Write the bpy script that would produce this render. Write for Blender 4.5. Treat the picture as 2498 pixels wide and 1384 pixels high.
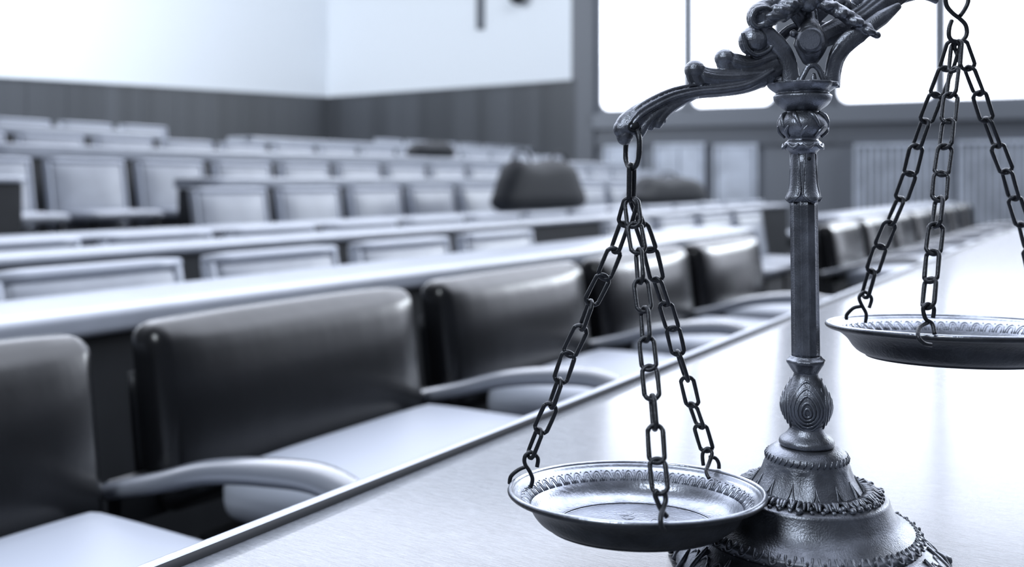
import bpy, math, random
from math import sin, cos, pi, sqrt, atan2, radians
from mathutils import Vector, Matrix
random.seed(7)
C = bpy.context.scene
for o in list(bpy.data.objects): bpy.data.objects.remove(o)

# ------------------------------------------------------------------ camera, world, exposure
F = 2400.0; CX = 1249.0; HY = 440.0; ZC = 0.98          # focal length in px, principal point, eye height
cd = bpy.data.cameras.new('camera'); cam = bpy.data.objects.new('camera', cd); C.collection.objects.link(cam)
cam.location = (0, 0, ZC); cam.rotation_euler = (pi/2, 0, 0)
cd.sensor_width = 36; cd.lens = F/2498*36; cd.shift_y = -(692-HY)/2498
cd.clip_start = 0.05; cd.clip_end = 200
cd.dof.use_dof = True; cd.dof.focus_distance = 0.60; cd.dof.aperture_fstop = 5.6
C.camera = cam
C.view_settings.view_transform = 'Standard'; C.view_settings.look = 'None'
C.view_settings.gamma = 1; C.view_settings.use_curve_mapping = False
C.view_settings.exposure = 0.0
w = bpy.data.worlds.new('world'); C.world = w; w.use_nodes = True
wn = w.node_tree
bg = wn.nodes['Background']; bg.inputs[1].default_value = 4.6
# overcast daylight: bright band towards the windows (+X +Y), dimmer behind the camera
tc = wn.nodes.new('ShaderNodeTexCoord'); dp = wn.nodes.new('ShaderNodeVectorMath'); dp.operation = 'DOT_PRODUCT'
dp.inputs[1].default_value = (0.20, 0.85, 0.48)
cr = wn.nodes.new('ShaderNodeValToRGB'); mr = wn.nodes.new('ShaderNodeMapRange')
mr.inputs[1].default_value = -1; mr.inputs[2].default_value = 1
cr.color_ramp.elements[0].position = 0.45; cr.color_ramp.elements[0].color = (0.028, 0.031, 0.038, 1)
cr.color_ramp.elements[1].position = 0.87; cr.color_ramp.elements[1].color = (0.90, 0.96, 1.10, 1)
for pp, cc in ((.64, .10), (.76, .30)):
    e = cr.color_ramp.elements.new(pp); e.color = (cc*.9, cc*.97, cc*1.12, 1)
wn.links.new(tc.outputs['Generated'], dp.inputs[0]); wn.links.new(dp.outputs['Value'], mr.inputs[0])
wn.links.new(mr.outputs[0], cr.inputs[0]); wn.links.new(cr.outputs[0], bg.inputs[0])

def area(name, loc, target, sx, sy, power, col=(.86, .93, 1)):
    l = bpy.data.lights.new(name, 'AREA'); l.shape = 'RECTANGLE'; l.size = sx; l.size_y = sy; l.energy = power; l.color = col
    o = bpy.data.objects.new(name, l); C.collection.objects.link(o); o.location = loc
    o.rotation_euler = (Vector(target)-Vector(loc)).to_track_quat('-Z', 'Y').to_euler()
    return o
area('left_wall_fill', (-8.0, 10.0, 5.6), (-7.0, 16.0, 2.2), 5, 3, 950)  # unseen fill lamp, added to brighten the left wall
area('right_wall_fill', (1.5, 12.0, 6.0), (-.6, 18.5, 2.8), 3, 2, 130)  # added fill for the right wall, no such fitting in the hall
area('window_side_fill', (9.5, 11.2, 4.6), (1.0, 5.5, .8), 4.5, 2.5, 620)  # extra area lamp, added for glare on the right-hand chairs
area('front_fill', (-1.6, -1.2, 3.2), (0.1, .8, .9), 1.2, 1.2, 85)  # softbox behind the camera, added for highlights on metal and leather

# ------------------------------------------------------------------ materials
def mat(name, col, rough=.5, metal=0., spec=.5, bump=0., bscale=50., bstretch=(1, 1, 1), var=0., vscale=4., vstretch=(1,1,1), coat=0., wave=None):
    m = bpy.data.materials.new(name); m.use_nodes = True; nt = m.node_tree; b = nt.nodes['Principled BSDF']
    b.inputs['Base Color'].default_value = (*col, 1); b.inputs['Roughness'].default_value = rough
    b.inputs['Metallic'].default_value = metal; b.inputs['Specular IOR Level'].default_value = spec
    b.inputs['Coat Weight'].default_value = coat; b.inputs['Coat Roughness'].default_value = .15
    tc = nt.nodes.new('ShaderNodeTexCoord')
    def noise(sc, st, det=4):
        mp = nt.nodes.new('ShaderNodeMapping'); mp.inputs['Scale'].default_value = st
        n = nt.nodes.new('ShaderNodeTexNoise'); n.inputs['Scale'].default_value = sc; n.inputs['Detail'].default_value = det
        nt.links.new(tc.outputs['Object'], mp.inputs[0]); nt.links.new(mp.outputs[0], n.inputs[0]); return n
    if var:
        n = noise(vscale, vstretch); r = nt.nodes.new('ShaderNodeValToRGB')
        r.color_ramp.elements[0].position = .35; r.color_ramp.elements[1].position = .65
        r.color_ramp.elements[0].color = (*[c*(1-var) for c in col], 1); r.color_ramp.elements[1].color = (*[min(1, c*(1+var)) for c in col], 1)
        nt.links.new(n.outputs[0], r.inputs[0]); nt.links.new(r.outputs[0], b.inputs['Base Color'])
    if bump:
        n = noise(bscale, bstretch, 6); bp = nt.nodes.new('ShaderNodeBump'); bp.inputs['Strength'].default_value = bump
        bp.inputs['Distance'].default_value = .002
        nt.links.new(n.outputs[0], bp.inputs['Height']); nt.links.new(bp.outputs[0], b.inputs['Normal'])
    return m
def g(v, t=1.0): return (v*.90, v*.97, v*1.13*t)
M = {}
M['iron'] = mat('antique_iron', g(.16), .36, .85, bump=.2, bscale=900, var=.35, vscale=60)
M['chain'] = mat('blackened_chain', g(.035), .38, .8, bump=.2, bscale=900)
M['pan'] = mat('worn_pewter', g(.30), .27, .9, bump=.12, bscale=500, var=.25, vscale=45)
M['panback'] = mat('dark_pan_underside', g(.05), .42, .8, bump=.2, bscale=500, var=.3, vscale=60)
M['desk'] = mat('desk_wood', g(.155), .22, 0, .6, bump=.8, bscale=900, bstretch=(1.0, .10, 1), var=.25, vscale=700, vstretch=(1, .09, 1), coat=.65)
M['trim'] = mat('desk_edge_trim', g(.36), .28, .3, bump=.2, bscale=300)
M['recess_shade'] = mat('dark_recess_shade', g(.02), .7, 0, .1)  # shade of recesses and holes put into a dark colour
M['desk2'] = mat('satin_desk_top', g(.40), .33, 0, .6, var=.06, vscale=10, coat=.3)
M['panel'] = mat('desk_front_panel', g(.028), .45, 0, .4, var=.1, vscale=8)
M['leather'] = mat('black_leather', g(.008), .24, 0, .4, bump=.6, bscale=7, bstretch=(1.6,1.6,.6), var=.1, vscale=12)
M['seat'] = mat('pale_leather_seat', g(.40), .42, 0, .5, bump=.2, bscale=12)
M['armr'] = mat('dark_bentwood', g(.20), .22, 0, .6, coat=.6)
M['leg'] = mat('dark_metal_leg', g(.015), .4, .5)
M['fpanel'] = mat('grey_chair_panel', g(.34), .46, 0, .9, var=.08, vscale=9)
M['fframe'] = mat('light_chair_frame', g(.46), .3, 0, .5)
M['wall'] = mat('white_plaster', (.84, .88, .94), .7, 0, .3)
M['wains'] = mat('dark_wainscot', g(.08), .40, 0, .5, var=.22, vscale=1.1, vstretch=(1.6, 1.6, .02))
M['sill'] = mat('grey_sill_band', g(.16), .5, 0, .4)
M['wframe'] = mat('grey_window_frame', g(.23), .5)
M['slat'] = mat('radiator_grille', g(.75), .5, var=.15, vscale=3)
M['slatd'] = mat('radiator_recess', g(.12), .6)
M['floor'] = mat('dark_carpet', g(.018), .8, 0, .2)
M['bag'] = mat('dark_fabric_bag', g(.035), .7, 0, .3)
M['glass'] = bpy.data.materials.new('window_glass'); M['glass'].use_nodes = True
nt = M['glass'].node_tree; nt.nodes.remove(nt.nodes['Principled BSDF'])
tr = nt.nodes.new('ShaderNodeBsdfTransparent'); gl = nt.nodes.new('ShaderNodeBsdfGlossy'); gl.inputs['Roughness'].default_value = .03
mx = nt.nodes.new('ShaderNodeMixShader'); mx.inputs[0].default_value = .06
nt.links.new(tr.outputs[0], mx.inputs[1]); nt.links.new(gl.outputs[0], mx.inputs[2]); nt.links.new(mx.outputs[0], nt.nodes['Material Output'].inputs[0])

# ------------------------------------------------------------------ mesh builder
def V3(a): return Vector(a)
class MB:
    def __init__(s): s.v = []; s.f = []
    def add(s, vs, fs):
        b = len(s.v); s.v += [Vector(p) for p in vs]; s.f += [tuple(b+i for i in q) for q in fs]
    def grid(s, rows, closeu=False, closev=False, cap=False):
        n = len(rows); m = len(rows[0]); vs = [p for r in rows for p in r]; fs = []
        for i in range(n if closeu else n-1):
            for j in range(m if closev else m-1):
                a = i*m+j; b = i*m+(j+1) % m; c = ((i+1) % n)*m+(j+1) % m; d = ((i+1) % n)*m+j
                fs.append((a, b, c, d))
        if cap: fs.append(tuple(range(m))[::-1]); fs.append(tuple((n-1)*m+j for j in range(m)))
        s.add(vs, fs)
    def box(s, lo, hi):
        x0, y0, z0 = lo; x1, y1, z1 = hi
        vs = [(x0,y0,z0),(x1,y0,z0),(x1,y1,z0),(x0,y1,z0),(x0,y0,z1),(x1,y0,z1),(x1,y1,z1),(x0,y1,z1)]
        s.add(vs, [(0,3,2,1),(4,5,6,7),(0,1,5,4),(1,2,6,5),(2,3,7,6),(3,0,4,7)])
    def prism(s, poly, z0, z1):
        n = len(poly); vs = [(p[0], p[1], z0) for p in poly]+[(p[0], p[1], z1) for p in poly]
        s.add(vs, [tuple(range(n))[::-1], tuple(range(n, 2*n))]+[(i, (i+1) % n, n+(i+1) % n, n+i) for i in range(n)])
    def tube(s, path, rad, seg=10, closed=False, sq=1.0, sub=1, axis=None):
        path = [Vector(p) for p in path]; n = len(path)
        if not hasattr(rad, '__len__'): rad = [rad]*n
        rad = list(rad)
        if sub > 1:                                        # Catmull-Rom refinement
            P = []; R = []; rng = n if closed else n-1
            for i in range(rng):
                if closed: a, b, c, d = path[i-1], path[i], path[(i+1) % n], path[(i+2) % n]
                else: a, b, c, d = path[max(i-1, 0)], path[i], path[i+1], path[min(i+2, n-1)]
                for k in range(sub):
                    t = k/sub
                    P.append(.5*((2*b)+(c-a)*t+(2*a-5*b+4*c-d)*t*t+(3*b-a-3*c+d)*t**3))
                    R.append(rad[i]*(1-t)+rad[(i+1) % n]*t)
            if not closed: P.append(path[-1]); R.append(rad[-1])
            path, rad, n = P, R, len(P)
        T = []
        for i in range(n):
            a = path[i-1] if (i > 0 or closed) else path[i]; b = path[(i+1) % n] if (i < n-1 or closed) else path[i]
            T.append((b-a).normalized())
        up = Vector(axis) if axis else (Vector((0, 1, 0)) if abs(T[0].y) < .9 else Vector((1, 0, 0)))
        nn = (up-T[0]*up.dot(T[0])).normalized(); rows = []
        for i in range(n):
            nn = (nn-T[i]*nn.dot(T[i]))
            nn = nn.normalized() if nn.length > 1e-9 else Vector((1, 0, 0)); bb = T[i].cross(nn)
            rows.append([path[i]+(nn*cos(2*pi*j/seg)*sq+bb*sin(2*pi*j/seg))*rad[i] for j in range(seg)])
        s.grid(rows, closeu=closed, closev=True, cap=not closed)
    def ball(s, c, r, n=12, sc=(1, 1, 1)):
        c = Vector(c); rows = []
        for i in range(1, n):
            t = pi*i/n
            rows.append([c+Vector((r*sin(t)*cos(2*pi*j/(2*n))*sc[0], r*sin(t)*sin(2*pi*j/(2*n))*sc[1], -r*cos(t)*sc[2])) for j in range(2*n)])
        s.grid(rows, closev=True, cap=True)
    def lathe(s, prof, c=(0, 0, 0), n=64, cap=True, ax=None, mod=None):
        rows = []
        for i, (r, z) in enumerate(prof):
            ox = ax(z) if ax else 0
            rows.append([Vector((c[0]+ox+(r*(mod(2*pi*j/n, r, z) if mod else 1))*cos(2*pi*j/n), c[1]+(r*(mod(2*pi*j/n, r, z) if mod else 1))*sin(2*pi*j/n), c[2]+z)) for j in range(n)])
        s.grid(rows, closev=True, cap=cap)
    def rbox(s, c, size, r, n=8, bulge=(0, 0, 0), fn=None):
        """rounded box; bulge pushes each face outwards in its middle"""
        hx, hy, hz = [q/2 for q in size]; c = Vector(c)
        def pt(x, y, z):
            core = Vector((max(-hx+r, min(hx-r, x*hx)), max(-hy+r, min(hy-r, y*hy)), max(-hz+r, min(hz-r, z*hz))))
            d = Vector((x*hx, y*hy, z*hz))-core
            p = core+(d.normalized()*r if d.length > 1e-9 else d)
            p.x += bulge[0]*x*(1-y*y)*(1-z*z) ; p.y += bulge[1]*y*(1-x**4)*(1-z**4); p.z += bulge[2]*z*(1-x**4)*(1-y**4)
            if fn: p = fn(p)
            return c+p
        u = [-1+2*i/n for i in range(n+1)]
        def warp(h, t):                                     # cluster samples near the rounded edges
            q = 1-r/h; a = abs(t)
            v = a/.7*q if a < .7 else q+(a-.7)/.3*(1-q)
            return v if t > 0 else -v
        U = [warp(hx, t) for t in u]; W = [warp(hy, t) for t in u]; Z = [warp(hz, t) for t in u]
        for sgn in (-1, 1):
            A = [[pt(a, b, sgn) for b in W] for a in U]; B = [[pt(a, sgn, b) for b in Z] for a in U]; D = [[pt(sgn, a, b) for b in Z] for a in W]
            if sgn < 0: A.reverse(); D.reverse()
            else: B.reverse()
            s.grid(A); s.grid(B); s.grid(D)
    def build(s, name, m, parent=None, origin=(0, 0, 0), smooth=True, label=None, weld=True):
        me = bpy.data.meshes.new(name); o0 = Vector(origin)
        me.from_pydata([p-o0 for p in s.v], [], s.f)
        if weld:
            import bmesh
            b = bmesh.new(); b.from_mesh(me); bmesh.ops.remove_doubles(b, verts=b.verts, dist=1e-6)
            bmesh.ops.recalc_face_normals(b, faces=b.faces); b.to_mesh(me); b.free()
        me.materials.append(M[m])
        if smooth: me.shade_smooth() if smooth is True else me.set_sharp_from_angle(angle=smooth)
        if smooth and smooth is not True:
            for p in me.polygons: p.use_smooth = True
            me.set_sharp_from_angle(angle=smooth)
        ob = bpy.data.objects.new(name, me); C.collection.objects.link(ob)
        if parent: ob.parent = parent
        else: ob.location = o0
        if label: ob['label'] = label
        return ob
SM = radians(35)
def thing(name, loc, label, cat, rz=0, group=None):
    e = bpy.data.objects.new(name, None); C.collection.objects.link(e); e.location = loc; e.rotation_euler = (0, 0, rz)
    e.empty_display_size = .1
    e['label'] = label; e['category'] = cat
    if group: e['group'] = group
    return e
def tag(o, label, cat, group=None):
    o['label'] = label; o['category'] = cat
    if group: o['group'] = group
    return o
def struct(o): o['kind'] = 'structure'; return o
def dup(root, loc, label, group=None):
    r = root.copy(); C.collection.objects.link(r); r.location = loc; r['label'] = label
    if group: r['group'] = group
    for ch in list(root.children):
        c = ch.copy(); C.collection.objects.link(c); c.parent = r
        for gch in list(ch.children):
            d = gch.copy(); C.collection.objects.link(d); d.parent = c
    return r

# ------------------------------------------------------------------ row frame: u runs along the rows, v runs away from the camera
XV = 2760.0; T_ = (XV-CX)/F; VA = math.atan(T_); sV, cV = sin(VA), cos(VA)
RZ = pi/2-VA
def tx(x, p): tau = (x-CX)/F; return p*(1+tau*T_)/(T_-tau)
def tinv(x): return 1/(XV-x)
def xinv(q): return XV-1/q
def RW(t, p, z=0): return Vector((t*sV-p*cV, t*cV+p*sV, z))
def ray(x, y, Y): return Vector(((x-CX)/F*Y, Y, ZC-(y-HY)/F*Y))

# ------------------------------------------------------------------ room shell
H = 1.75
def wp(x, y, h=H): return ray(x, y, F*h/(HY-y))
WA, WB, WC = wp(0, 188), wp(800, 237), wp(1405, 195)
WA2 = WB+(WA-WB)*1.35
HS = 165/F*17.0
WD0 = ray(1480, 275, 17.0); WD1 = ray(2498, 243, F*HS/197)
d_ = (WD1-WD0); d_.z = 0; d_.normalize()
WW0 = Vector((WD0.x, WD0.y, 0))-d_*.58; WW1 = Vector((WD1.x, WD1.y, 0))+d_*4.5
CEILZ = 6.5
def wallbox(a, b, z0, z1, th, name, m, off=0):
    a = Vector((a[0], a[1], 0)); b = Vector((b[0], b[1], 0)); d = (b-a).normalized(); n = Vector((-d.y, d.x, 0))
    if n.dot(-a) > 0: n = -n                                 # n points out of the room
    mb = MB(); mb.prism([a-n*off, b-n*off, b+n*th, a+n*th], z0, z1)
    return struct(mb.build(name, m, smooth=False))
ZW = ZC+H
wallbox(WA2, WB, 0, CEILZ, .2, 'wall_left', 'wall')
wallbox(WB, WC, 0, CEILZ, .2, 'wall_right', 'wall')
# wainscot: planks with thin joints and a cap rail
def wainscot(a, b, name, z1):
    a = Vector((a[0], a[1], 0)); b = Vector((b[0], b[1], 0)); L = (b-a).length; d = (b-a).normalized(); n = Vector((-d.y, d.x, 0))
    if n.dot(-a) < 0: n = -n
    mb = MB(); k = int(L/.62)
    for i in range(k):
        p = a+d*(L*i/k+.004); q = a+d*(L*(i+1)/k-.004)
        mb.prism([p, q, q+n*.04, p+n*.04], 0, z1-.05)
    mb.prism([a, b, b+n*.06, a+n*.06], z1-.05, z1)
    return struct(mb.build(name, 'wains', smooth=False))
wainscot(WA2, WB, 'trim_1', ZW); wainscot(WB, WC, 'trim_2', ZW)
# window wall
def onwall(x, off=0.):
    # intersect vertical ray plane with window wall line
    tau = (x-CX)/F; a = WW0; d = d_
    # a.x + s d.x = tau (a.y + s d.y)
    s = (tau*a.y-a.x)/(d.x-tau*d.y); return s
LW = (WW1-WW0).length; nW = Vector((-d_.y, d_.x, 0))
if nW.dot(-WW0) < 0: nW = -nW                                # into the room
def wallpt(s, off, z): p = WW0+d_*s+nW*off; return Vector((p.x, p.y, z))
def slab(mb, s0, s1, z0, z1, o0, o1):
    ps = [wallpt(s0, o0, 0), wallpt(s1, o0, 0), wallpt(s1, o1, 0), wallpt(s0, o1, 0)]
    mb.prism([(p.x, p.y) for p in ps], z0, z1)
ZSILL = ZC+HS
def zat(x, y):
    s = onwall(x); p = wallpt(s, 0, 0); return ZC-(y-HY)/F*p.y
ZHEAD = 5.9
cuts = [(onwall(1457), onwall(1892)), (onwall(2036), onwall(2620))]
mb = MB(); slab(mb, -.1, LW, 0, ZSILL, 0, -.2); slab(mb, -.1, LW, ZHEAD, CEILZ, 0, -.2)
slab(mb, -.1, cuts[0][0], ZSILL, ZHEAD, 0, -.2); slab(mb, cuts[0][1], cuts[1][0], ZSILL, ZHEAD, 0, -.2); slab(mb, cuts[1][1], LW, ZSILL, ZHEAD, 0, -.2)
struct(mb.build('wall_window', 'wframe', smooth=False))
for k, (s0, s1) in enumerate(cuts):
    root = bpy.data.objects.new('window_%d' % (k+1), None); C.collection.objects.link(root); root.location = wallpt((s0+s1)/2, 0, ZSILL); struct(root)
    o0 = root.location
    fr = MB(); fw = .05
    slab(fr, s0, s1, ZSILL, ZSILL+fw, -.03, -.10); slab(fr, s0, s1, ZHEAD-fw, ZHEAD, -.03, -.10)
    slab(fr, s0, s0+fw, ZSILL, ZHEAD, -.03, -.10); slab(fr, s1-fw, s1, ZSILL, ZHEAD, -.03, -.10)
    ms = onwall(1676) if k == 0 else onwall(2293)
    slab(fr, ms-.085, ms+.085, ZSILL, ZHEAD, -.03, -.10)
    # rounded lower corners of each sash
    segs = [(s0+fw, ms-.07), (ms+.07, s1-fw)]
    for (a, b) in segs:
        for (cs, sg) in ((a, 1), (b, -1)):
            r = .16; z0 = ZSILL+fw; ce = (cs+sg*r, z0+r); pts = [(cs, z0)]
            for i in range(9):
                an = pi/2*i/8; pts.append((ce[0]-sg*r*sin(an), ce[1]-r*cos(an)))
            f = [wallpt(q[0], -.035, q[1]) for q in pts]; bk = [wallpt(q[0], -.095, q[1]) for q in pts]; n = len(f)
            fr.add(f+bk, [tuple(range(n)), tuple(range(n, 2*n))[::-1]]+[(i, (i+1) % n, n+(i+1) % n, n+i) for i in range(n)])
    fr.build('window_frame', 'wframe', root, o0, smooth=False)
    for (a, b) in segs:
        pn = MB(); pn.add([wallpt(a, -.065, ZSILL+fw), wallpt(b, -.065, ZSILL+fw), wallpt(b, -.065, ZHEAD-fw), wallpt(a, -.065, ZHEAD-fw)], [(0, 1, 2, 3)])
        pn.build('pane', 'glass', root, o0, smooth=False)
# sill and dark band under the windows, pillar at the corner
mb = MB(); slab(mb, cuts[0][0]-.1, LW, ZSILL-.28, ZSILL-.02, .0, .12); struct(mb.build('trim_3', 'wframe', smooth=False))
mb = MB(); slab(mb, cuts[0][0]-.1, LW, ZSILL-.60, ZSILL-.28, .0, .05); struct(mb.build('trim_4', 'sill', smooth=False))
mb = MB(); a, b = onwall(1403), onwall(1452); slab(mb, a-.02, b, 0, CEILZ, -.1, .12); struct(mb.build('trim_5', 'sill', smooth=False))
mb = MB(); a, b = onwall(1895), onwall(2032); slab(mb, a, b, ZSILL-.6, CEILZ, .0, .06); struct(mb.build('trim_6', 'sill', smooth=False))

# room outline used to clip floor slabs
OUT = [WB, WC, WW0, WW1, Vector((11, -1.5, 0)), Vector((-9, -1.5, 0)), WA2]
OUT = [(p.x, p.y) for p in OUT]
def clip(poly, nx, ny, c):                                    # keep nx*x+ny*y >= c
    out = []
    for i in range(len(poly)):
        a, b = poly[i], poly[(i+1) % len(poly)]; da = nx*a[0]+ny*a[1]-c; db = nx*b[0]+ny*b[1]-c
        if da >= 0: out.append(a)
        if (da >= 0) != (db >= 0):
            t = da/(da-db); out.append((a[0]+(b[0]-a[0])*t, a[1]+(b[1]-a[1])*t))
    return out
mb = MB(); mb.prism(OUT, -.1, 0); struct(mb.build('floor', 'floor', smooth=False))
vx, vy = -cV, sV
TIERS = [(4.32, 5.5, .19), (5.5, 7.0, .385), (7.0, 8.5, .62), (8.5, 40, .835)]
for (p0, p1, z) in TIERS:
    P = clip(clip(OUT, vx, vy, p0), -vx, -vy, -p1)
    mb = MB(); mb.prism(P, 0.001, z); struct(mb.build('floor', 'floor', smooth=False))

# ------------------------------------------------------------------ desks
def long_desk(t0, t1, p0, p1, ztop, zfloor, label, top='desk2', th=.035, endpanel=True, group=None):
    """continuous bench desk; p0 is the side towards the camera"""
    c = RW((t0+t1)/2, (p0+p1)/2, zfloor); L = t1-t0; D = p1-p0; h = ztop-zfloor
    r = thing('long_desk', c, label, 'desk', RZ, group)
    mb = MB(); mb.rbox((0, 0, h-th/2), (L, D, th), .012, 6); mb.build('desk_top', top, r)
    mb = MB(); mb.box((-L/2+.02, -D/2+.03, 0.0), (L/2-.02, -D/2+.05, h-th)); mb.build('front_panel', 'panel', r, smooth=False)
    for sg in (-1, 1):
        mb = MB(); x = sg*(L/2-.035); mb.box((x-.015, -D/2+.05, 0), (x+.015, D/2-.02, h-th)); mb.build('end_panel', 'panel', r, smooth=False)
    return r
# near desk that carries the scales
P1 = .52; H1 = .2375; ZD = ZC-H1
t0, t1 = -1.6, tx(2446, P1); c = RW((t0+t1)/2, .20, 0); L = t1-t0
nd = thing('long_desk', c, 'nearest long wooden desk with a raised bright edge, carrying the balance scales', 'desk', RZ)
D0, D1 = -.42, P1-.20
mb = MB(); mb.rbox((0, (D0+D1-.023)/2, ZD-.02), (L, D1-D0-.023, .04), .003, 6); mb.build('desk_top', 'desk', nd)
mb = MB(); mb.box((-L/2+.002, D1-.0245, ZD-.030), (L/2-.002, D1-.010, ZD-.0002)); mb.build('edge_shade_strip', 'recess_shade', nd)  # nearly flush dark strip, coloured as the shade inside a groove
mb = MB(); mb.rbox((0, D1-.0070, ZD-.0195), (L, .014, .0405), .0045, 8); mb.build('edge_trim', 'trim', nd, label='bright raised edge strip')
mb = MB(); mb.box((-L/2+.02, D0+.04, 0), (L/2-.02, D0+.06, ZD-.04)); mb.build('front_panel', 'panel', nd, smooth=False)
for sg in (-1, 1):
    mb = MB(); x = sg*(L/2-.05); mb.box((x-.02, D0+.06, 0), (x+.02, D1-.08, ZD-.04)); mb.build('end_panel', 'panel', nd, smooth=False)

long_desk(-.6, tx(1850, 1.6), 1.6, 1.90, .742, 0, 'long light desk directly behind the black leather armchairs, left of the aisle', th=.05)
long_desk(tx(2045, 1.6), tx(2335, 1.6), 1.6, 1.90, .742, 0, 'light desk beyond the aisle, right of the metal column', th=.05)
long_desk(0, tx(1930, 2.95), 2.95, 3.2, .742, 0, 'second long light desk behind the leather armchairs, right behind the low chair backs')
long_desk(.5, tx(1760, 4.0), 3.98, 4.25, .735, 0, 'long light desk below the first raised tier of chairs')
long_desk(.6, tx(65, 5.1), 5.08, 5.35, 1.0, .19, 'short piece of light desk at the left picture edge, halfway up')
long_desk(tx(485, 5.1), tx(1690, 5.1), 5.08, 5.35, 1.0, .19, 'light desk on the first raised tier, behind the tall grey chair backs', th=.075)
long_desk(tx(-60, 6.5), tx(1540, 6.5), 6.5, 6.78, 1.235, .385, 'long light desk on the second raised tier', th=.10)
long_desk(tx(-60, 8.0), tx(400, 8.0), 8.0, 8.3, 1.45, .62, 'upper left desk on the third raised tier, left of the aisle', th=.08)
long_desk(tx(600, 8.0), tx(1290, 8.0), 8.0, 8.3, 1.45, .62, 'upper right desk on the third raised tier, under the dark corner panelling', th=.08)

# ------------------------------------------------------------------ black leather armchairs (front row)
PA = 1.16; PITCH = .70
def make_armchair(name, loc, label):
    r = thing(name, loc, label, 'chair', RZ, 'black leather armchairs behind the nearest desk')
    def lean(p): p.y += (p.z)*.13; return p
    mb = MB(); mb.rbox((.012, .045, .635), (.608, .075, .27), .028, 14, (0, .018, .006), lean); mb.build('backrest', 'leather', r)
    mb = MB(); mb.rbox((0, .075, .60), (.58, .02, .20), .008, 4, (0, 0, 0), lean); mb.build('back_shell', 'leg', r)
    mb = MB(); mb.rbox((.025, -.275, .52), (.51, .50, .085), .035, 14, (0, 0, .012)); mb.build('seat', 'seat', r, label='pale grey seat cushion')
    mb = MB(); mb.rbox((0, -.27, .465), (.54, .47, .03), .01, 4); mb.build('seat_frame', 'leg', r)
    for sg in (-1, 1):
        x = -.350; mb = MB()
        mb.tube([(x, .05, .545), (x, -.06, .575), (x, -.16, .605), (x, -.27, .622), (x, -.36, .625), (x, -.42, .60), (x, -.445, .54), (x, -.44, .46)],
                [.019, .021, .023, .025, .025, .024, .021, .018], 12, sub=5, sq=.7, axis=(0, 0, 1))
        if sg < 0:
            mb.build('armrest', 'armr', r)
            mb = MB(); mb.box((-.352, -.40, .455), (-.22, -.36, .475)); mb.build('arm_bracket', 'leg', r, smooth=False)
            mb = MB(); mb.box((-.352, .02, .50), (-.24, .05, .56)); mb.build('arm_bracket', 'leg', r, smooth=False)
        for yy in (-.44, .02):
            mb = MB(); mb.tube([(sg*.25, yy*.9-.02, .455), (sg*.27, yy, 0.0)], [.016, .011], 10); mb.build('leg', 'leg', r)
    return r
ORD = ['first','second','third','fourth','fifth','sixth','seventh','eighth','ninth','tenth','eleventh','twelfth','thirteenth','fourteenth','fifteenth','sixteenth','seventeenth','eighteenth','nineteenth','twentieth']
PW = 1.19
qa = tinv(1010); dq = PITCH/(PW*(F+(XV-CX)**2/F))
src = None; n = 0
for k in range(-1, 12):
    if k == 4: continue
    xr = xinv(qa+dq*(k-(0 if k < 4 else -.35)))
    t = tx(xr, PW)-.316
    lab = ('%s black leather armchair from the left behind the nearest desk' % ORD[n]) if k < 4 else ('%s dark leather armchair beyond the aisle, counted from the metal column' % ORD[k-5])
    loc = RW(t, PA, 0)
    if src is None: src = make_armchair('leather_armchair', loc, lab)
    else: dup(src, loc, lab)
    n += 1

# ------------------------------------------------------------------ grey panel chairs of the rows behind
def make_chair(loc, label, group):
    r = thing('panel_chair', loc, label, 'chair', RZ, group)
    W = .60
    def lean(p): p.y += p.z*.16; return p
    mb = MB(); mb.rbox((0, .0, .51), (W-.06, .045, .40), .018, 6, (0, .012, 0), lean); mb.build('backrest', 'fpanel', r)
    fr = MB()
    for sg in (-1, 1): fr.rbox((sg*(W/2-.016), .004, .50), (.032, .055, .46), .012, 4, (0,0,0), lean)
    fr.rbox((0, .004+.21*.16, .725), (W, .055, .036), .014, 4); fr.rbox((0, -.03, .295), (W, .05, .03), .012, 4)
    fr.build('back_frame', 'fframe', r, label='lighter frame around the back panel')
    mb = MB(); mb.rbox((0, -.25, .36), (.54, .42, .06), .025, 6, (0, 0, .01)); mb.build('seat', 'fpanel', r)
    for sx in (-.24, .24):
        for sy in (-.40, -.03):
            mb = MB(); mb.tube([(sx, sy, .335), (sx*1.04, sy, 0)], [.014, .011], 8); mb.build('leg', 'leg', r)
    return r
csrc = None
ROWS = [  # name phrase, p, anchor right edge px, index list, top z -> floor z
 ('low row right behind the leather armchairs', 2.457, 455, [0, 1, 2, 3, 5, 6, 7, 8], 0.0),
 ('second low row behind the leather armchairs', 3.73, 205, range(0, 14), 0.0),
 ('first raised tier row', 4.79, 655, [-6]+list(range(0, 11)), .19),
 ('second raised tier row', 6.03, 308, range(-1, 15), .385),
 ('third raised tier row', 7.6, 208, range(-1, 13), .62),
 ('topmost tier row', 9.1, 410, list(range(-2, 1))+list(range(6, 14)), .835)]
for (nm, p, xa, idx, zf) in ROWS:
    q0 = tinv(xa); dqr = PITCH/(p*(F+(XV-CX)**2/F))
    for j, k in enumerate(idx):
        xr = xinv(q0+dqr*k); t = tx(xr, p)-.30
        lab = '%s grey chair from the left in the %s' % (ORD[j], nm)
        loc = RW(t, p, zf)
        if csrc is None: csrc = make_chair(loc, lab, nm)
        else: dup(csrc, loc, lab, nm)

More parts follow.
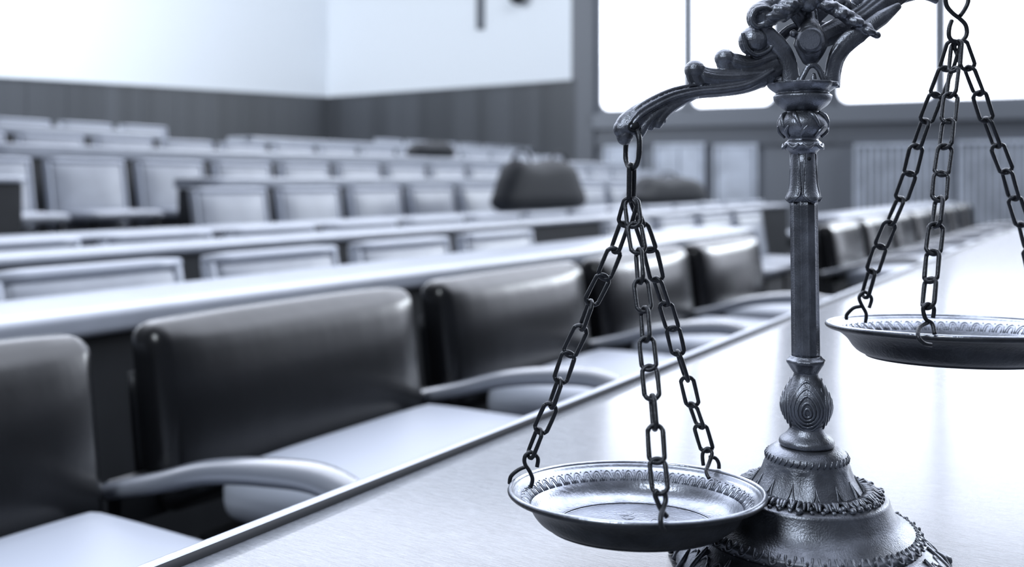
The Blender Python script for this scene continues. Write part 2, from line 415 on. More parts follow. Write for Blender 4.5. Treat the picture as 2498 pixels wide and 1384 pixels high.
# ------------------------------------------------------------------ things on the desks, blurred in the background
def bag(x, p, zt, w, d, h, label, peaks=1, name='bag'):
    loc = RW(tx(x, p), p, zt); r = thing(name, loc, label, 'bag', RZ)
    mb = MB()
    def sh(q):
        q.x *= 1-.45*max(0, q.z/h+.3); q.z += .0 if q.z < 0 else .05*h*sin(q.x*9); return q
    mb.rbox((0, 0, h/2+.003), (w, d, h), min(w, d, h)*.4, 8, (.01, .02, 0), sh); mb.build('body', 'bag', r)
    for k in range(peaks):
        mb = MB(); xx = (k-(peaks-1)/2)*w*.45
        mb.tube([(xx-w*.12, 0, h*.85), (xx-w*.08, 0, h*1.12), (xx, 0, h*1.2), (xx+w*.08, 0, h*1.12), (xx+w*.12, 0, h*.85)], .012, 8, sub=3); mb.build('handle', 'bag', r)
    return r
bag(1320, 4.12, .736, 1.35, .2, .40, 'large dark bag with two handles lying on the desk left of the left chain', 2)
bag(1632, 4.12, .736, 1.9, .2, .27, 'long dark bag on a desk between the left chain and the metal column', 1)
bag(1052, 6.64, 1.236, .80, .2, .17, 'small dark rounded bag on an upper desk, right of picture centre', 1)

# radiator covers under the windows
def radiator(x0, x1, y0, y1, slats, label):
    s0, s1 = onwall(x0), onwall(x1); z1, z0 = zat((x0+x1)/2, y0), zat((x0+x1)/2, y1)-.5
    o0 = wallpt((s0+s1)/2, .06, z0); r = thing('radiator_cover', o0, label, 'radiator', 0, 'radiator covers below the windows')
    mb = MB(); slab(mb, s0, s1, z0, z1, .0, .05); mb.build('back_plate', 'slatd', r, o0, smooth=False)
    mb = MB(); slab(mb, s0, s1, z1-.05, z1, .05, .12); slab(mb, s0, s0+.04, z0, z1-.05, .05, .12); slab(mb, s1-.04, s1, z0, z1-.05, .05, .12)
    mb.build('frame', 'slat', r, o0, smooth=False)
    mb = MB(); a = s0+.05; n = slats; st = (s1-s0-.1)/n
    for i in range(n): slab(mb, a+st*i+st*(.2 if n > 2 else .03), a+st*(i+1)-st*(.2 if n > 2 else .03), z0, z1-.06, .055, .10)
    mb.build('grille', 'slat', r, o0, smooth=False)
radiator(1478, 1560, 355, 470, 1, 'narrow pale panel under the window, just right of the beam tip and ring')
radiator(1600, 1722, 350, 470, 2, 'pale two-part panel under the first window, between chain and column')
radiator(1745, 1850, 352, 470, 1, 'square pale panel under the first window, nearest left of the column')
radiator(2085, 2320, 350, 470, 13, 'slatted grey radiator cover right of the column, behind the right chains')
radiator(2335, 2620, 342, 465, 15, 'slatted grey radiator cover at the right picture edge')

# wall fittings at the top of the picture
def on_right(x, y, off=.06):
    tau = (x-CX)/F; a = WB; d = (WC-WB); s = (tau*a.y-a.x)/(d.x-tau*d.y); p = a+d*s
    n = Vector((d.y, -d.x, 0)).normalized()
    if n.dot(-a) < 0: n = -n
    return Vector((p.x, p.y, ZC-(y-HY)/F*p.y))+n*off
c = on_right(1175, 10, .04); r = tag(MB().__class__ and (lambda m: (m.rbox(c, (.16, .08, .95), .02, 4), m.build('wall_conduit', 'sill', None, c))[1])(MB()), 'grey vertical conduit on the white right wall, at the top edge', 'conduit')
c = on_right(1278, -6, .0); r = thing('wall_speaker', c, 'dark round fitting on the white right wall, at the top edge', 'speaker')
n_ = (on_right(1278, -6, 1)-c)
mb = MB(); mb.tube([c, c+n_*.16], .03, 10); mb.build('bracket', 'leg', r, c)
mb = MB(); mb.ball(c+n_*.20, .16, 12, (1, .8, 1)); mb.build('body', 'leg', r, c)

# ------------------------------------------------------------------ BALANCE SCALES
YS = .613; K = YS/F
SLOPE = [0.]                                             # the beam is turned a little, left arm nearer
def S(x, y, dy=0.):                                      # dy in px of the column plane, + is away
    Y = YS+(dy+(x-1978)*SLOPE[0])*K; return ray(x, y, Y)
def SP(path): return [S(*q) for q in path]
AX = 1968; ZT = ZD
B0 = Vector(((AX-CX)*K, YS, ZT))
bs = thing('balance_scales', B0, 'ornate dark metal balance scales with two chained pans standing on the desk', 'scales')
def zz(y): return ZC-(y-HY)*K
def axo(z): return (min(0, -(1060-(HY+(ZC-z)/K))*.0125))*K if z > zz(1060) else 0
cx0 = (AX-CX)*K
def lat(prof, name, m='iron', n=96, mod=None, par=bs, extra=None, label=None):
    mb = MB(); P = [(r*K, zz(y)) for (y, r) in prof]
    mb.lathe(P, (cx0, YS, 0), n, ax=axo, mod=mod)
    if extra: extra(mb)
    for q in mb.v: q.z = max(q.z, ZT+.0002)
    return mb.build(name, m, par, B0, label=label)
def smooth_prof(pr, sub=4):
    out = []
    for i in range(len(pr)-1):
        a = pr[max(i-1, 0)]; b = pr[i]; c = pr[i+1]; d = pr[min(i+2, len(pr)-1)]
        for k in range(sub):
            t = k/sub
            out.append(tuple(.5*((2*b[j])+(c[j]-a[j])*t+(2*a[j]-5*b[j]+4*c[j]-d[j])*t*t+(3*b[j]-a[j]-3*c[j]+d[j])*t**3) for j in (0, 1)))
    out.append(pr[-1]); return out
# point on a ring around the axis; an = angle, r in px, y level in px
def RG(an, r, y): return Vector((cx0+r*K*cos(an), YS+r*K*sin(an), zz(y)))
# foot
foot = [(1369.6, 290), (1369, 318), (1362, 322), (1348, 318), (1332, 303), (1316, 282), (1306, 268), (1300, 262)]
def foot_extra(mb):
    nn = 20
    for i in range(nn):                                      # scroll and shell relief
        a = 2*pi*i/nn
        for sg in (-1, 1):
            P = []
            for k in range(15):
                th = k/14*2.6*pi; rr = 1-.75*k/14
                u = sg*(.075+.055*rr*cos(th)); hgt = .5+.42*rr*sin(th)
                y = 1366-hgt*56; r = 322-(1366-y)*.86+4
                P.append(RG(a+u, r, y))
            mb.tube(P, [4.6*K-2.6*K*k/14 for k in range(15)], 7)
        mb.tube([RG(a, 322, 1366), RG(a, 312, 1345), RG(a, 290, 1322), RG(a, 272, 1304)], [9*K, 8*K, 6*K, 3*K], 8, sub=3)
        mb.tube([RG(a+pi/nn, 327, 1368), RG(a+pi/nn+.03, 318, 1345), RG(a+pi/nn-.03, 296, 1325)], [8*K, 6*K, 3*K], 8, sub=3)
    for i in range(3):
        a = 2*pi*i/3
        mb.rbox(RG(a, 330, 1364), (.010, .010, .006), .002, 4)
lat(smooth_prof(foot), 'foot', extra=foot_extra, label='scroll-relief foot')
# lower moulding with egg-and-dart band
low = [(1301, 255), (1297, 262), (1290, 264), (1281, 262), (1272, 245), (1262, 226), (1246, 208), (1228, 198), (1212, 192), (1205, 190), (1200, 185), (1197, 170), (1196, 130)]
def low_extra(mb):
    nn = 44
    for i in range(nn):
        a = 2*pi*i/nn; h = pi/nn
        P = []
        for k in range(9):
            th = pi*k/8; u = -cos(th)*h*.62; q = 1-sin(th)
            y = 1290-q*19; r = 268-q*20
            P.append(RG(a+u, r, y))
        mb.tube(P, 3.2*K, 6)
        mb.ball(RG(a, 262, 1279), 4.4*K, 5, (.8, .8, 1.5)); mb.ball(RG(a+h, 265, 1294), 3.2*K, 5)
def low_extra2(mb):
    low_extra(mb)
    random.seed(3)
    for i in range(90):                                      # leafy wreath on the shelf
        a = 2*pi*i/90; r0 = 150+random.uniform(-14, 24)
        if int(i/7) % 2 == 0: r0 += 6
        mb.ball(RG(a, r0, 1192), random.uniform(6, 9)*K, 5, (1, 1, .9))
        if i % 2 == 0: mb.ball(RG(a+.02, 174, 1196), 5.5*K, 5)
        b = a+random.uniform(-.05, .05)
        mb.tube([RG(a, 134, 1186), RG((a+b)/2, 152, 1180+random.uniform(0, 6)), RG(b, 170, 1192)], [4*K, 5*K, 2.5*K], 6)
lat(smooth_prof(low), 'lower_moulding', extra=low_extra2)
bell = [(1197, 138), (1188, 132), (1172, 121), (1155, 110), (1138, 103), (1126, 100), (1119, 98), (1112, 98), (1105, 96), (1099, 91), (1093, 83), (1088, 72), (1085, 50)]
def bell_extra(mb):
    for i in range(14):
        a = 2*pi*i/14+.1
        mb.tube([RG(a-.10, 139, 1194), RG(a-.04, 128, 1178), RG(a, 110, 1152)], [2*K, 3*K, 1*K], 6, sub=3)
        mb.tube([RG(a+.10, 139, 1194), RG(a+.04, 128, 1178), RG(a, 110, 1152)], [2*K, 3*K, 1*K], 6, sub=3)
    for i in range(40):
        a = 2*pi*i/40
        mb.tube([RG(a-.05, 98, 1118), RG(a, 98.5, 1110), RG(a+.03, 95, 1102)], [1.6*K, 2.6*K, 1.6*K], 6)
lat(smooth_prof(bell), 'bell', extra=bell_extra, mod=lambda a, r, z: 1+.012*cos(14*a-1.4)*(1 if z < zz(1130) else 0))
pd = [(1088, 40), (1087, 58), (1083, 65), (1077, 66), (1071, 64), (1066, 59), (1058, 49), (1048, 42), (1040, 40), (1034, 43)]
lat(smooth_prof(pd), 'disc_collar')
bulb = [(1038, 36), (1032, 44), (1018, 53), (1000, 58), (982, 59), (965, 56), (950, 50), (935, 41), (922, 33), (912, 30), (904, 31)]
def bulb_extra(mb):
    for f in range(4):
        a0 = -pi/2-.25+f*pi/2
        for j, sc in enumerate((1., .78, .56, .36, .18)):
            P = []
            for k in range(17):
                th = 2*pi*k/16
                u = .74*sc*sin(th)*(1-.18*cos(th)); y = 984-60*sc*cos(th)-(1-sc)*(-14)
                # radius of the bulb at that level
                rr = 59-abs(y-988)**1.75*.0205
                P.append(RG(a0+u, max(rr, 34)+1, y)+Vector((axo(zz(y)), 0, 0)))
            mb.tube(P[:-1], 3.6*K, 6, closed=True)
        mb.tube([RG(a0+.785, 50, 1022), RG(a0+.785, 55, 985), RG(a0+.785, 44, 940)], [3*K, 5*K, 2*K], 6, sub=3)
lat(smooth_prof(bulb), 'acanthus_bulb', extra=bulb_extra, mod=lambda a, r, z: 1-.045*(abs(cos(2*(a+.25)))**6))
col_ = [(908, 30), (900, 35), (890, 41), (884, 45), (878, 45), (874, 40), (868, 35)]
lat(smooth_prof(col_), 'lower_collar', mod=lambda a, r, z: 1+.035*cos(8*a))
shaft = [(870+(490-870)*i/30, 34+(33-34)*i/30) for i in range(31)]
lat(shaft, 'shaft', n=128, mod=lambda a, r, z: 1-.07*abs(sin(6*a))**.5+.03)
# sleeve with four flaring petals above the shaft
sl = [(492, 33), (470, 32), (440, 31), (400, 30), (372, 30)]
def sl_extra(mb):
    for i in range(4):
        a = -pi/2+.35+i*pi/2
        ox = Vector((axo(zz(450)), 0, 0))
        rows = []
        for k, (y, r, wd) in enumerate([(376, 31, .55), (420, 32, .62), (450, 33.5, .68), (468, 37, .72), (478, 43, .66), (486, 46, .52), (493, 44, .34), (494, 40, .2)]):
            rows.append([RG(a+wd*(j/8-.5)*2, r-1.6*abs(j/8-.5)*2*(1 if k < 4 else 3)+1, y-(3 if abs(j-4) > 2 and k > 4 else 0))+ox for j in range(9)])
        rows2 = [[q+(Vector((cx0, YS, q.z))-q).normalized()*3*K for q in rw] for rw in rows]
        mb.grid(rows); mb.grid(rows2)
        for A, Bq in ((rows, rows2),):
            e = [rw[0] for rw in A]+[A[-1][j] for j in range(1, 9)]+[rw[8] for rw in A[::-1]][1:]
            f = [rw[0] for rw in Bq]+[Bq[-1][j] for j in range(1, 9)]+[rw[8] for rw in Bq[::-1]][1:]
            mb.grid([e, f]); mb.tube(e, 2.2*K, 6)
lat(sl, 'petal_sleeve', extra=sl_extra)
ns = MB(); ns.tube([RG(-pi/2-.12, 29, 388), RG(-pi/2-.12, 32.2, 388)], 4.6*K, 12); ns.build('pin_hole_shade', 'recess_shade', bs, B0)  # dark plug, coloured as the shade inside a hole
uc = [(378, 30), (370, 34), (362, 43), (355, 46), (348, 43), (343, 37), (338, 36), (333, 42), (322, 53), (308, 59), (295, 57), (284, 49), (276, 40), (271, 37)]
def uc_extra(mb):
    random.seed(5); ox = Vector((axo(zz(320)), 0, 0))
    for i in range(8):
        a = 2*pi*i/8
        mb.tube([RG(a, 40, 276)+ox, RG(a+.15, 53, 284)+ox, RG(a+.3, 58, 298)+ox, RG(a+.42, 59, 312)+ox], [4*K, 6*K, 5*K, 2*K], 7, sub=3)
        mb.tube([RG(a+.4, 43, 336)+ox, RG(a+.5, 55, 322)+ox, RG(a+.7, 60, 308)+ox], [3*K, 5*K, 2*K], 7, sub=3)
        mb.tube([RG(a-.3, 46, 352)+ox, RG(a, 48, 362)+ox, RG(a+.3, 46, 352)+ox], [3*K, 5*K, 3*K], 7, sub=3)
lat(smooth_prof(uc), 'upper_knop', extra=uc_extra)
bowl = [(274, 34), (268, 44), (258, 58), (248, 66), (240, 69), (234, 69), (230, 64), (226, 63), (220, 72), (213, 80), (207, 84), (203, 82), (201, 60), (201, 0.5)]
lat(smooth_prof(bowl, 3), 'capital_bowl', mod=lambda a, r, z: 1+(.02*cos(12*a) if z > zz(228) else 0))

def remesh(ob, vs):
    m = ob.modifiers.new('remesh', 'REMESH'); m.mode = 'VOXEL'; m.voxel_size = vs; m.use_smooth_shade = True
    s = ob.modifiers.new('smooth', 'SMOOTH'); s.factor = .5; s.iterations = 1
def tb(mb, pts, rad, seg=10, sub=4, sq=1.): mb.tube(SP(pts), [r*K for r in rad], seg, sub=sub, sq=sq)
def bl(mb, x, y, dy, r, sc=(1, 1, 1)): mb.ball(S(x, y, dy), r*K, 10, sc)

# capital: open cage of flared leaves with rope gable
cp = MB()
for dy, sgn in ((-38, 1), (38, -1)):
    tb(cp, [(1930, 212, dy), (1927, 175, dy), (1918, 140, dy), (1898, 112, dy), (1870, 86, dy*1.1), (1852, 72, dy*1.15)], [25, 21, 21, 24, 24, 14], sq=.6)
    tb(cp, [(2026, 212, dy), (2030, 175, dy), (2040, 138, dy), (2062, 108, dy), (2095, 82, dy*1.1), (2128, 66, dy*1.1)], [23, 19, 20, 24, 24, 12], sq=.6)
    tb(cp, [(1942, 210, dy*1.15), (1940, 175, dy*1.15), (1932, 145, dy*1.2), (1912, 115, dy*1.25)], [5, 4, 4, 4])
    tb(cp, [(2012, 210, dy*1.15), (2018, 175, dy*1.15), (2026, 140, dy*1.2), (2046, 110, dy*1.25)], [5, 4, 4, 4])
    tb(cp, [(1948, 207, dy*1.3), (1952, 200, dy*1.35), (1962, 180, dy*1.35), (1972, 163, dy*1.3), (1986, 159, dy*1.3), (1998, 170, dy*1.3), (2006, 188, dy*1.35), (2014, 205, dy*1.3)], [7, 7, 7, 7, 8, 7, 7, 7])
    tb(cp, [(1984, 208, dy*1.25), (1984, 190, dy*1.25), (1985, 178, dy*1.2)], [9, 8, 4])
    tb(cp, [(1920, 207, dy*1.4), (1984, 204, dy*1.6), (2042, 207, dy*1.2)], [6, 7, 6])
tb(cp, [(1906, 210, 0), (1888, 200, 0), (1882, 180, 0), (1884, 160, 0), (1876, 130, 0), (1850, 108, 0)], [14, 12, 10, 12, 18, 24])
tb(cp, [(2036, 214, 0), (2040, 180, 0), (2048, 145, 0), (2068, 112, 0), (2104, 78, 0), (2150, 44, 0), (2195, 12, 0)], [14, 12, 13, 16, 20, 20, 8])
for a, b_, dy in ((1884, 2052, 0),):
    tb(cp, [(1888, 110, 20), (1925, 75, 26), (1965, 60, 26)], [14, 14, 14]); tb(cp, [(2060, 108, 20), (2030, 75, 26), (1985, 60, 26)], [14, 14, 14])
random.seed(11)
for dy in (-52, 44):                                          # rope-like gable, front and back
    for (xa, ya, xb, yb) in ((1850, 64, 1966, -2), (2136, 84, 1984, -2)):
        N = 22
        for st in range(3):
            P = []; R = []
            for k in range(N+1):
                t = k/N; ph = t*9+st*2*pi/3; rr = 9.5+3*sin(t*pi)
                P.append((xa+(xb-xa)*t+cos(ph)*rr*.35, ya+(yb-ya)*t+cos(ph)*rr*.8-6*sin(t*pi), dy+sin(ph)*rr)); R.append((9+3.5*sin(t*pi)+random.uniform(-2.6, 2.6))*min(1, .55+t*2))
            cp.tube(SP(P), [q*K for q in R], 8)
    bl(cp, xa+4, ya+2, dy, 15 if xa < 1900 else 9)
    bl(cp, 1972, 6, dy*.9, 24)
cpo = cp.build('capital', 'iron', bs, B0, weld=False, label='open leafy capital under a rope gable'); remesh(cpo, .00065)
# pivot
pv = MB(); pv.tube(SP([(1978, 98, -96), (1978, 98, 58)]), 21*K, 24); 
pv.tube(SP([(1978, 98, -84), (1978, 98, -78), (1978, 98, -60), (1978, 98, -50)]), [26*K, 31*K, 33*K, 20*K], 24)
pv.build('pivot_pin', 'iron', bs, B0, smooth=SM)
hb = MB(); tb(hb, [(1972, 18, -14), (1974, 50, -22), (1976, 78, -28), (1978, 108, -26), (1976, 140, -16), (1972, 158, -8)], [12, 14, 32, 42, 26, 12], 16)
tb(hb, [(1990, 20, -20), (1994, 50, -26), (2004, 78, -30)], [3, 3, 3]); bl(hb, 2003, 82, -50, 8); bl(hb, 1936, 82, -34, 10)
hbo = hb.build('pointer_hub', 'iron', bs, B0, weld=False); remesh(hbo, .0008)

# beam: acanthus scroll arms
SLOPE[0] = .27
be = MB()
def fan(mb, lines, dyb=0, wob=1.):
    for (pts, rad) in lines:
        tb(mb, pts, rad)
# left arm body
tb(be, [(1915, 150, 0), (1870, 180, 0), (1820, 205, 0), (1760, 218, 0), (1700, 224, 0), (1640, 238, 0), (1590, 262, 0), (1555, 285, 0), (1532, 305, 0), (1524, 322, 0)], [28, 26, 22, 18, 17, 20, 24, 28, 29, 27], 16, sq=.9)
bl(be, 1524, 330, 0, 24, (.85, .9, 1.)); bl(be, 1517, 315, 0, 21)
# ridges along the arm
for off, dy, rr in ((-19, -14, 5), (-9, -25, 4.6), (2, -28, 4.4), (13, -22, 4.6)):
    for s_ in (1, -1):
        d2 = dy*s_
        tb(be, [(1890, 168+off*.6, d2), (1830, 203+off*.7, d2), (1770, 216+off*.75, d2*.9), (1705, 222+off*.8, d2*.9), (1645, 236+off, d2), (1595+off*.3, 260+off, d2), (1560+off*.5, 283+off*.8, d2*1.05), (1536+off*.7, 312+off*.4, d2*1.05)],
           [rr*.7, rr, rr, rr*.8, rr, rr*1.1, rr*1.2, rr*.6], 8)
# lobes hanging below near the end
for s_ in (1, -1):
    tb(be, [(1700, 232, 8*s_), (1655, 252, 12*s_), (1622, 275, 14*s_), (1606, 298, 14*s_), (1602, 312, 12*s_)], [8, 12, 14, 14, 9])
    tb(be, [(1672, 236, 16*s_), (1640, 258, 22*s_), (1622, 285, 22*s_), (1622, 300, 20*s_)], [4, 5, 5, 3])
    tb(be, [(1650, 246, 14*s_), (1605, 275, 20*s_), (1578, 300, 20*s_), (1564, 325, 16*s_), (1557, 338, 12*s_)], [6, 10, 11, 10, 7])
    tb(be, [(1625, 262, 24*s_), (1590, 292, 27*s_), (1572, 318, 24*s_)], [4, 5, 3])
    tb(be, [(1600, 290, 16*s_), (1590, 308, 16*s_), (1588, 318, 14*s_)], [8, 8, 5])
# curled leaves on top of the arm
def leaf(tip, r, root, mids, nf=4, z=1):
    """curl at tip, stem of flutes running back to root"""
    (x, y) = tip
    bl(be, x, y+1, 0, r, (1.02, 1.15, 1.0)); tb(be, [(x-1, y, 0), (x+3, y+r*.8, 0), (x+14, y+r*1.5, 0)], [r*.95, r*.9, r*.8], 12)
    for i in range(nf):
        o = (i/(nf-1)-.5)*2
        for s_ in (1, -1):
            dy = s_*(r*1.12-abs(o)*r*.40)
            P = [(x+r*.7+o*2, y+o*r*.45+2, dy*.75)]
            for (mx_, my_) in mids: P.append((mx_-o*4, my_+o*r*.62, dy))
            P.append((root[0], root[1]+o*9, dy*.8))
            tb(be, P, [r*.16]+[r*.19]*len(mids)+[r*.13], 8)
    tb(be, [(x+r*.2, y+r*.2, 0)]+[(a, b, 0) for a, b in mids]+[(root[0], root[1], 0)], [r*.9]+[r*.85]*len(mids)+[r*.6], 12, sq=1.1)
leaf((1695, 170), 24, (1895, 172), [(1722, 184), (1770, 190), (1830, 186)], 6)
tb(be, [(1730, 196, 0), (1790, 204, 0), (1860, 190, 0)], [22, 24, 24], 14)
leaf((1767, 141), 23, (1900, 136), [(1795, 150), (1830, 157), (1866, 146)], 6)
tb(be, [(1800, 172, 0), (1840, 172, 0), (1890, 160, 0)], [22, 24, 26], 14)
bl(be, 1836, 100, 0, 34, (1, 1.05, 1.05)); tb(be, [(1826, 108, 0), (1852, 128, 0), (1880, 128, 0), (1905, 110, 0)], [24, 20, 18, 20], 14)
tb(be, [(1812, 80, -28), (1822, 118, -30), (1846, 134, -28), (1876, 122, -24), (1890, 100, -20)], [5, 6, 6, 5, 3])
bl(be, 1856, 42, 0, 33, (1.05, 1.1, 1.1)); tb(be, [(1846, 30, 0), (1865, 16, 0), (1895, 14, 0), (1925, 40, 0)], [20, 18, 18, 22], 14)
tb(be, [(1890, 30, -34), (1868, 18, -36), (1842, 26, -38), (1832, 50, -36), (1846, 66, -34), (1866, 58, -34), (1868, 44, -34)], [4, 6, 7, 7, 6, 5, 3])
tb(be, [(1880, 110, -6), (1852, 70, -4), (1866, 60, 0)], [18, 20, 20])
# central crest above the gable
for x1, y1, r in ((1885, -22, 14), (1915, -34, 15), (1945, -40, 15), (1990, -42, 14), (2020, -36, 14), (2045, -22, 12)):
    tb(be, [(1968, 70, 0), ((1968+x1)/2+4, 28, -10), (x1+6, 2, -8), (x1, y1, 0)], [16, 13, r, r*.7])
# right arm rising out of the frame
tb(be, [(1985, 100, 0), (2050, 70, 0), (2110, 40, 0), (2165, 0, 0), (2215, -34, 0), (2265, -52, 0), (2310, -52, 0), (2332, -38, 0)], [26, 30, 32, 32, 28, 24, 22, 20], 16)
for off in (-24, -12, 0, 12, 24):
    for s_ in (1, -1):
        dy = s_*(30-abs(off)*.5)
        tb(be, [(2040+off*.3, 74+off*.7, dy*.9), (2100+off*.4, 44+off*.8, dy), (2155+off*.5, 4+off, dy), (2210+off*.4, -32+off, dy*.9), (2265, -48+off*.8, dy*.8)], [4, 6, 6.5, 6, 4], 8)
for s_ in (1, -1):
    tb(be, [(2200, 0, 10*s_), (2235, -10, 12*s_), (2262, -8, 12*s_), (2285, 2, 8*s_)], [10, 11, 10, 9])
for x1, y1 in ((2062, 14), (2090, 2), (2112, -6)):
    bl(be, x1, y1, 0, 14, (1, 1.3, 1.4)); tb(be, [(x1, y1, 0), (x1+30, y1+22, 0)], [13, 18])
beo = be.build('beam', 'iron', bs, B0, weld=False, label='acanthus scroll beam'); remesh(beo, .00048)
# eye at the left tip; a dark ball stands in for the hole's shade
ey = MB(); ey.tube([S(1545+11*cos(2*pi*k/20), 308-11*sin(2*pi*k/20), -27) for k in range(20)], 3.5*K, 8, closed=True); ey.ball(S(1546, 307, -24), 11.5*K, 10, (1, .9, 1)); ey.build('tip_eye', 'recess_shade', bs, B0)

# ---- chain links
SLOPE[0] = 0.
WR = 5.2
DL, DR = -120, 95
def link_into(mb, a, b, width=36, wr=WR, twist=0.):
    """stadium link between joint points a and b (vectors); it overlaps its neighbours by the wire"""
    d = b-a; Lc = d.length; d = d.normalized(); side = Vector((1, 0, 0)); side = (side-d*side.dot(d)).normalized(); fw = d.cross(side)
    s1 = side*cos(twist)+fw*sin(twist)
    R = (width/2-wr)*K; half = Lc/2+wr*K*.85; st = max(half-R, 0); c = (a+b)/2; P = []
    for k in range(9): th = pi*k/8; P.append(c+d*(st+R*sin(th))+s1*R*cos(th))
    for k in range(9): th = pi*k/8; P.append(c-d*(st+R*sin(th))-s1*R*cos(th))
    Q = []
    for i, p in enumerate(P): Q.append(p)
    wob = [wr*K*(1+.06*sin(i*2.7+a.x*900)) for i in range(len(Q))]
    mb.tube(Q, wob, 8, closed=True, sub=2)
def chain(pts, tw, hook, name='chain', width=42, label=None):
    h = MB(); off = DL if pts[0][0] < 1800 else DR
    pts = [(x, y, d+off) for x, y, d in pts]
    for (P, r) in hook:
        P = [(x, y, d+off) for x, y, d in P]; h.tube(SP(P), r*K, 8, sub=5)
    ch = h.build(name, 'chain', bs, B0, label=label)
    for i in range(len(pts)-1):
        mb = MB(); link_into(mb, S(*pts[i]), S(*pts[i+1]), width=width, twist=radians(tw[i % len(tw)]))
        mb.build('chain_link', 'chain', ch, B0)
    return ch
def put_depth(pts, dy_end):                                   # spread the depth linearly along the chain
    n = len(pts)-1; return [(x, y, dy_end*i/n) for i, (x, y) in enumerate(pts)]
R_ = 310
# left pan chains
TL = (1540, 488)
L = put_depth([TL, (1523, 547), (1500, 611), (1473, 676), (1441, 739), (1419, 800), (1388, 864), (1366, 930), (1345, 990), (1317, 1052), (1293, 1112)], 95)
Mm = put_depth([TL, (1547, 549), (1558, 613), (1563, 686), (1572, 756), (1577, 828), (1584, 898), (1591, 970), (1598, 1043), (1603, 1125), (1611, 1200)], -275)
Rr = put_depth([(1543, 490), (1565, 548), (1586, 610), (1603, 682), (1623, 742), (1641, 802), (1655, 862), (1675, 924), (1690, 988), (1708, 1040), (1725, 1098)], 215)
ring = MB(); link_into(ring, S(1545, 318, DL-4), S(1541, 406, DL), 86, 6.2, radians(72)); 
ring.build('hanging_ring', 'chain', bs, B0)
ring = MB(); link_into(ring, S(1541, 408, DL), S(1540, 482, DL), 30, 6.5, radians(-48)); ring.build('hanging_ring', 'chain', bs, B0)
cl = {'left': None}
chain(L, [15, 62, 10, 5, 80, 12, 8, 78, 12, 70][0:10], [
    ([(1310, 1140, 92), (1312, 1118, 94), (1297, 1104, 95), (1282, 1112, 95), (1280, 1130, 94), (1292, 1150, 93), (1299, 1170, 93), (1294, 1190, 96)], 5),
    ([(1286, 1138, 95), (1266, 1146, 98), (1247, 1162, 100), (1243, 1180, 104)], 5)], label='chain to the far left of the lower pan')
chain(Mm, [20, 12, 75, 10, 68, 15, 10, 85, 12, 10], [
    ([(1606, 1196, -275), (1598, 1206, -276), (1604, 1225, -280), (1614, 1246, -284), (1628, 1262, -285)], 5.5),
    ([(1620, 1196, -275), (1624, 1220, -280), (1618, 1240, -290), (1612, 1262, -306), (1613, 1284, -312), (1622, 1296, -300)], 5.5)], label='front chain of the lower pan')
chain(Rr, [70, 25, 15, 60, 20, 12, 80, 12, 60, 15], [
    ([(1716, 1136, 205), (1714, 1108, 208), (1726, 1094, 208), (1737, 1106, 200), (1730, 1130, 185), (1723, 1150, 165), (1730, 1168, 150)], 5),
    ([(1730, 1116, 205), (1745, 1118, 208), (1753, 1130, 206), (1754, 1144, 204)], 5)], label='rear right chain of the lower pan')
# right pan chains
RL = put_depth([(2328, 104), (2308, 168), (2283, 232), (2258, 296), (2236, 358), (2220, 424), (2198, 486), (2172, 545), (2148, 602), (2128, 662), (2110, 722)], 150)
RM = put_depth([(2334, 104), (2328, 170), (2320, 232), (2313, 296), (2306, 358), (2296, 424), (2291, 486), (2284, 550), (2276, 616), (2270, 684), (2264, 748)], -260)
RR = put_depth([(2342, 104), (2364, 166), (2388, 228), (2408, 292), (2432, 356), (2456, 418), (2474, 484), (2494, 548), (2510, 610), (2524, 672), (2538, 735)], 200)
chain(RL, [20, 15, 10, 78, 15, 12, 82, 12, 10, 80], [
    ([(2120, 752, 150), (2126, 728, 150), (2110, 713, 150), (2096, 726, 150), (2103, 746, 150), (2113, 766, 150), (2111, 788, 152)], 5),
    ([(2100, 748, 150), (2082, 752, 156), (2066, 768, 165), (2065, 780, 168)], 5)], label='left chain of the raised pan')
chain(RM, [60, 70, 15, 55, 12, 15, 78, 10, 50, 60], [
    ([(2276, 776, -262), (2278, 752, -262), (2264, 742, -262), (2252, 752, -262), (2258, 778, -262), (2274, 790, -262), (2280, 815, -275)], 5),
    ([(2262, 788, -262), (2243, 800, -280), (2240, 822, -302), (2254, 838, -306), (2272, 842, -300)], 5)], label='front chain of the raised pan')
chain(RR, [15, 65, 12, 80, 12, 65, 12, 78, 12, 60], [
    ([(2545, 735, 200), (2540, 720, 200), (2530, 735, 200), (2540, 755, 202), (2540, 778, 205)], 5)], label='right chain of the raised pan')
sh = MB()
sh.tube(SP([(2344, -30, DR+0), (2322, -24, DR+0), (2308, -8, DR+0), (2310, 14, DR+0), (2324, 32, DR+0), (2342, 46, DR+0), (2356, 62, DR+0), (2358, 84, DR+0), (2346, 100, DR+0), (2328, 102, DR+0), (2316, 90, DR+0), (2316, 68, DR+0), (2322, 50, DR+6)]), 5.6*K, 10, sub=5)
sh.tube(SP([(2344, -30, DR+0), (2358, -18, DR+0), (2362, 2, DR+0), (2354, 22, DR-2), (2343, 38, DR-6)]), 5.6*K, 10, sub=5)
for q in sh.v: pass
sh.build('hook', 'chain', bs, B0, label='twisted S hook')
# right tip block holding the hook (just out of frame)

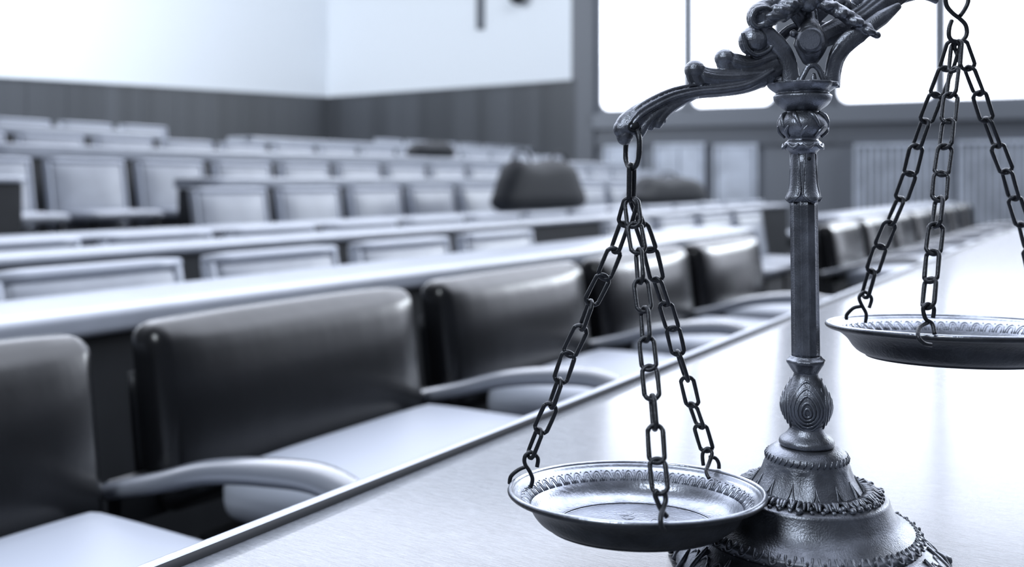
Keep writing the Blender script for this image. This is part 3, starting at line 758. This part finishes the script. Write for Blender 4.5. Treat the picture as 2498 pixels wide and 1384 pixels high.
# ---- pans
def pan(cx, cy, tilt, rr, label):
    off = DL if cx < 1800 else DR; c = S(cx, cy, off); rr *= 1+off/F; rot = Matrix.Rotation(radians(tilt), 3, 'X')
    prof = [(298, -2), (305, 4), (311, 4.5), (315, 0), (313, -6), (304, -11), (294, -13), (280, -20), (262, -36), (250, -54), (236, -68), (218, -76), (198, -81), (0.5, -83)]
    inner = [(306, 3.0), (298, -1), (292, -7), (284, -11), (272, -20), (255, -38), (244, -54), (230, -66), (212, -73), (198, -76), (192, -74.5), (187, -77), (0.5, -79)]
    sc = rr/312
    pr = [(r*sc*K, z*K) for r, z in smooth_prof(prof, 3)]; pi_ = [(r*sc*K, z*K) for r, z in smooth_prof(inner, 3)]
    def tf(mb):
        mb.v = [c+rot@p for p in mb.v]; return mb
    root = MB(); root.lathe(pr, (0, 0, 0), 128, cap=False)
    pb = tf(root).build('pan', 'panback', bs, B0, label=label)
    mi = MB(); mi.lathe(pi_, (0, 0, 0), 128, cap=False)
    # stamped band of arches and dots
    nn = 58
    for i in range(nn):
        a0 = 2*pi*i/nn; h = pi/nn
        for w_, e in ((.86, 0), (.42, 6)):
            P = []
            for k in range(9):
                th = pi*k/8; u = -cos(th)*h*w_; q = sin(th)
                r = (262+ (1-0)*q*(20-e))*sc; z = -31+(q*(20-e))*1.05*.9
                r = (258+q*(22-e))*sc; z = -34+q*(22-e)*.92
                P.append(Vector((r*K*cos(a0+u), r*K*sin(a0+u), z*K+1.0*K)))
            mi.tube(P, 1.7*K, 5)
        r = 281*sc; mi.ball(Vector((r*K*cos(a0+h), r*K*sin(a0+h), -13*K)), 2.4*K, 4)
    # faint engraved floral sprays on the floor
    for i in range(5):
        a0 = 2*pi*i/5+.5
        for rad in (60, 95):
            P = [Vector(((rad+14*cos(t_*1.26))*K*cos(a0+.25*sin(t_*1.26)), (rad+14*cos(t_*1.26))*K*sin(a0+.25*sin(t_*1.26)), -78*K)) for t_ in range(5)]
            mi.tube(P, .9*K, 5, closed=True, sub=4)
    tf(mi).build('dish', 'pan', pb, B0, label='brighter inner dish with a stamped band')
    rm = MB(); rm.tube([Vector((308*sc*K*cos(2*pi*k/128), 308*sc*K*sin(2*pi*k/128), .5*K)) for k in range(128)], 6.2*K, 12, closed=True)
    tf(rm).build('rim', 'pan', pb, B0, label='bright rolled rim')
pan(1551, 1196, -4.0, 310, 'lower left pan')
pan(2336, 796, -3.1, 306, 'raised right pan')
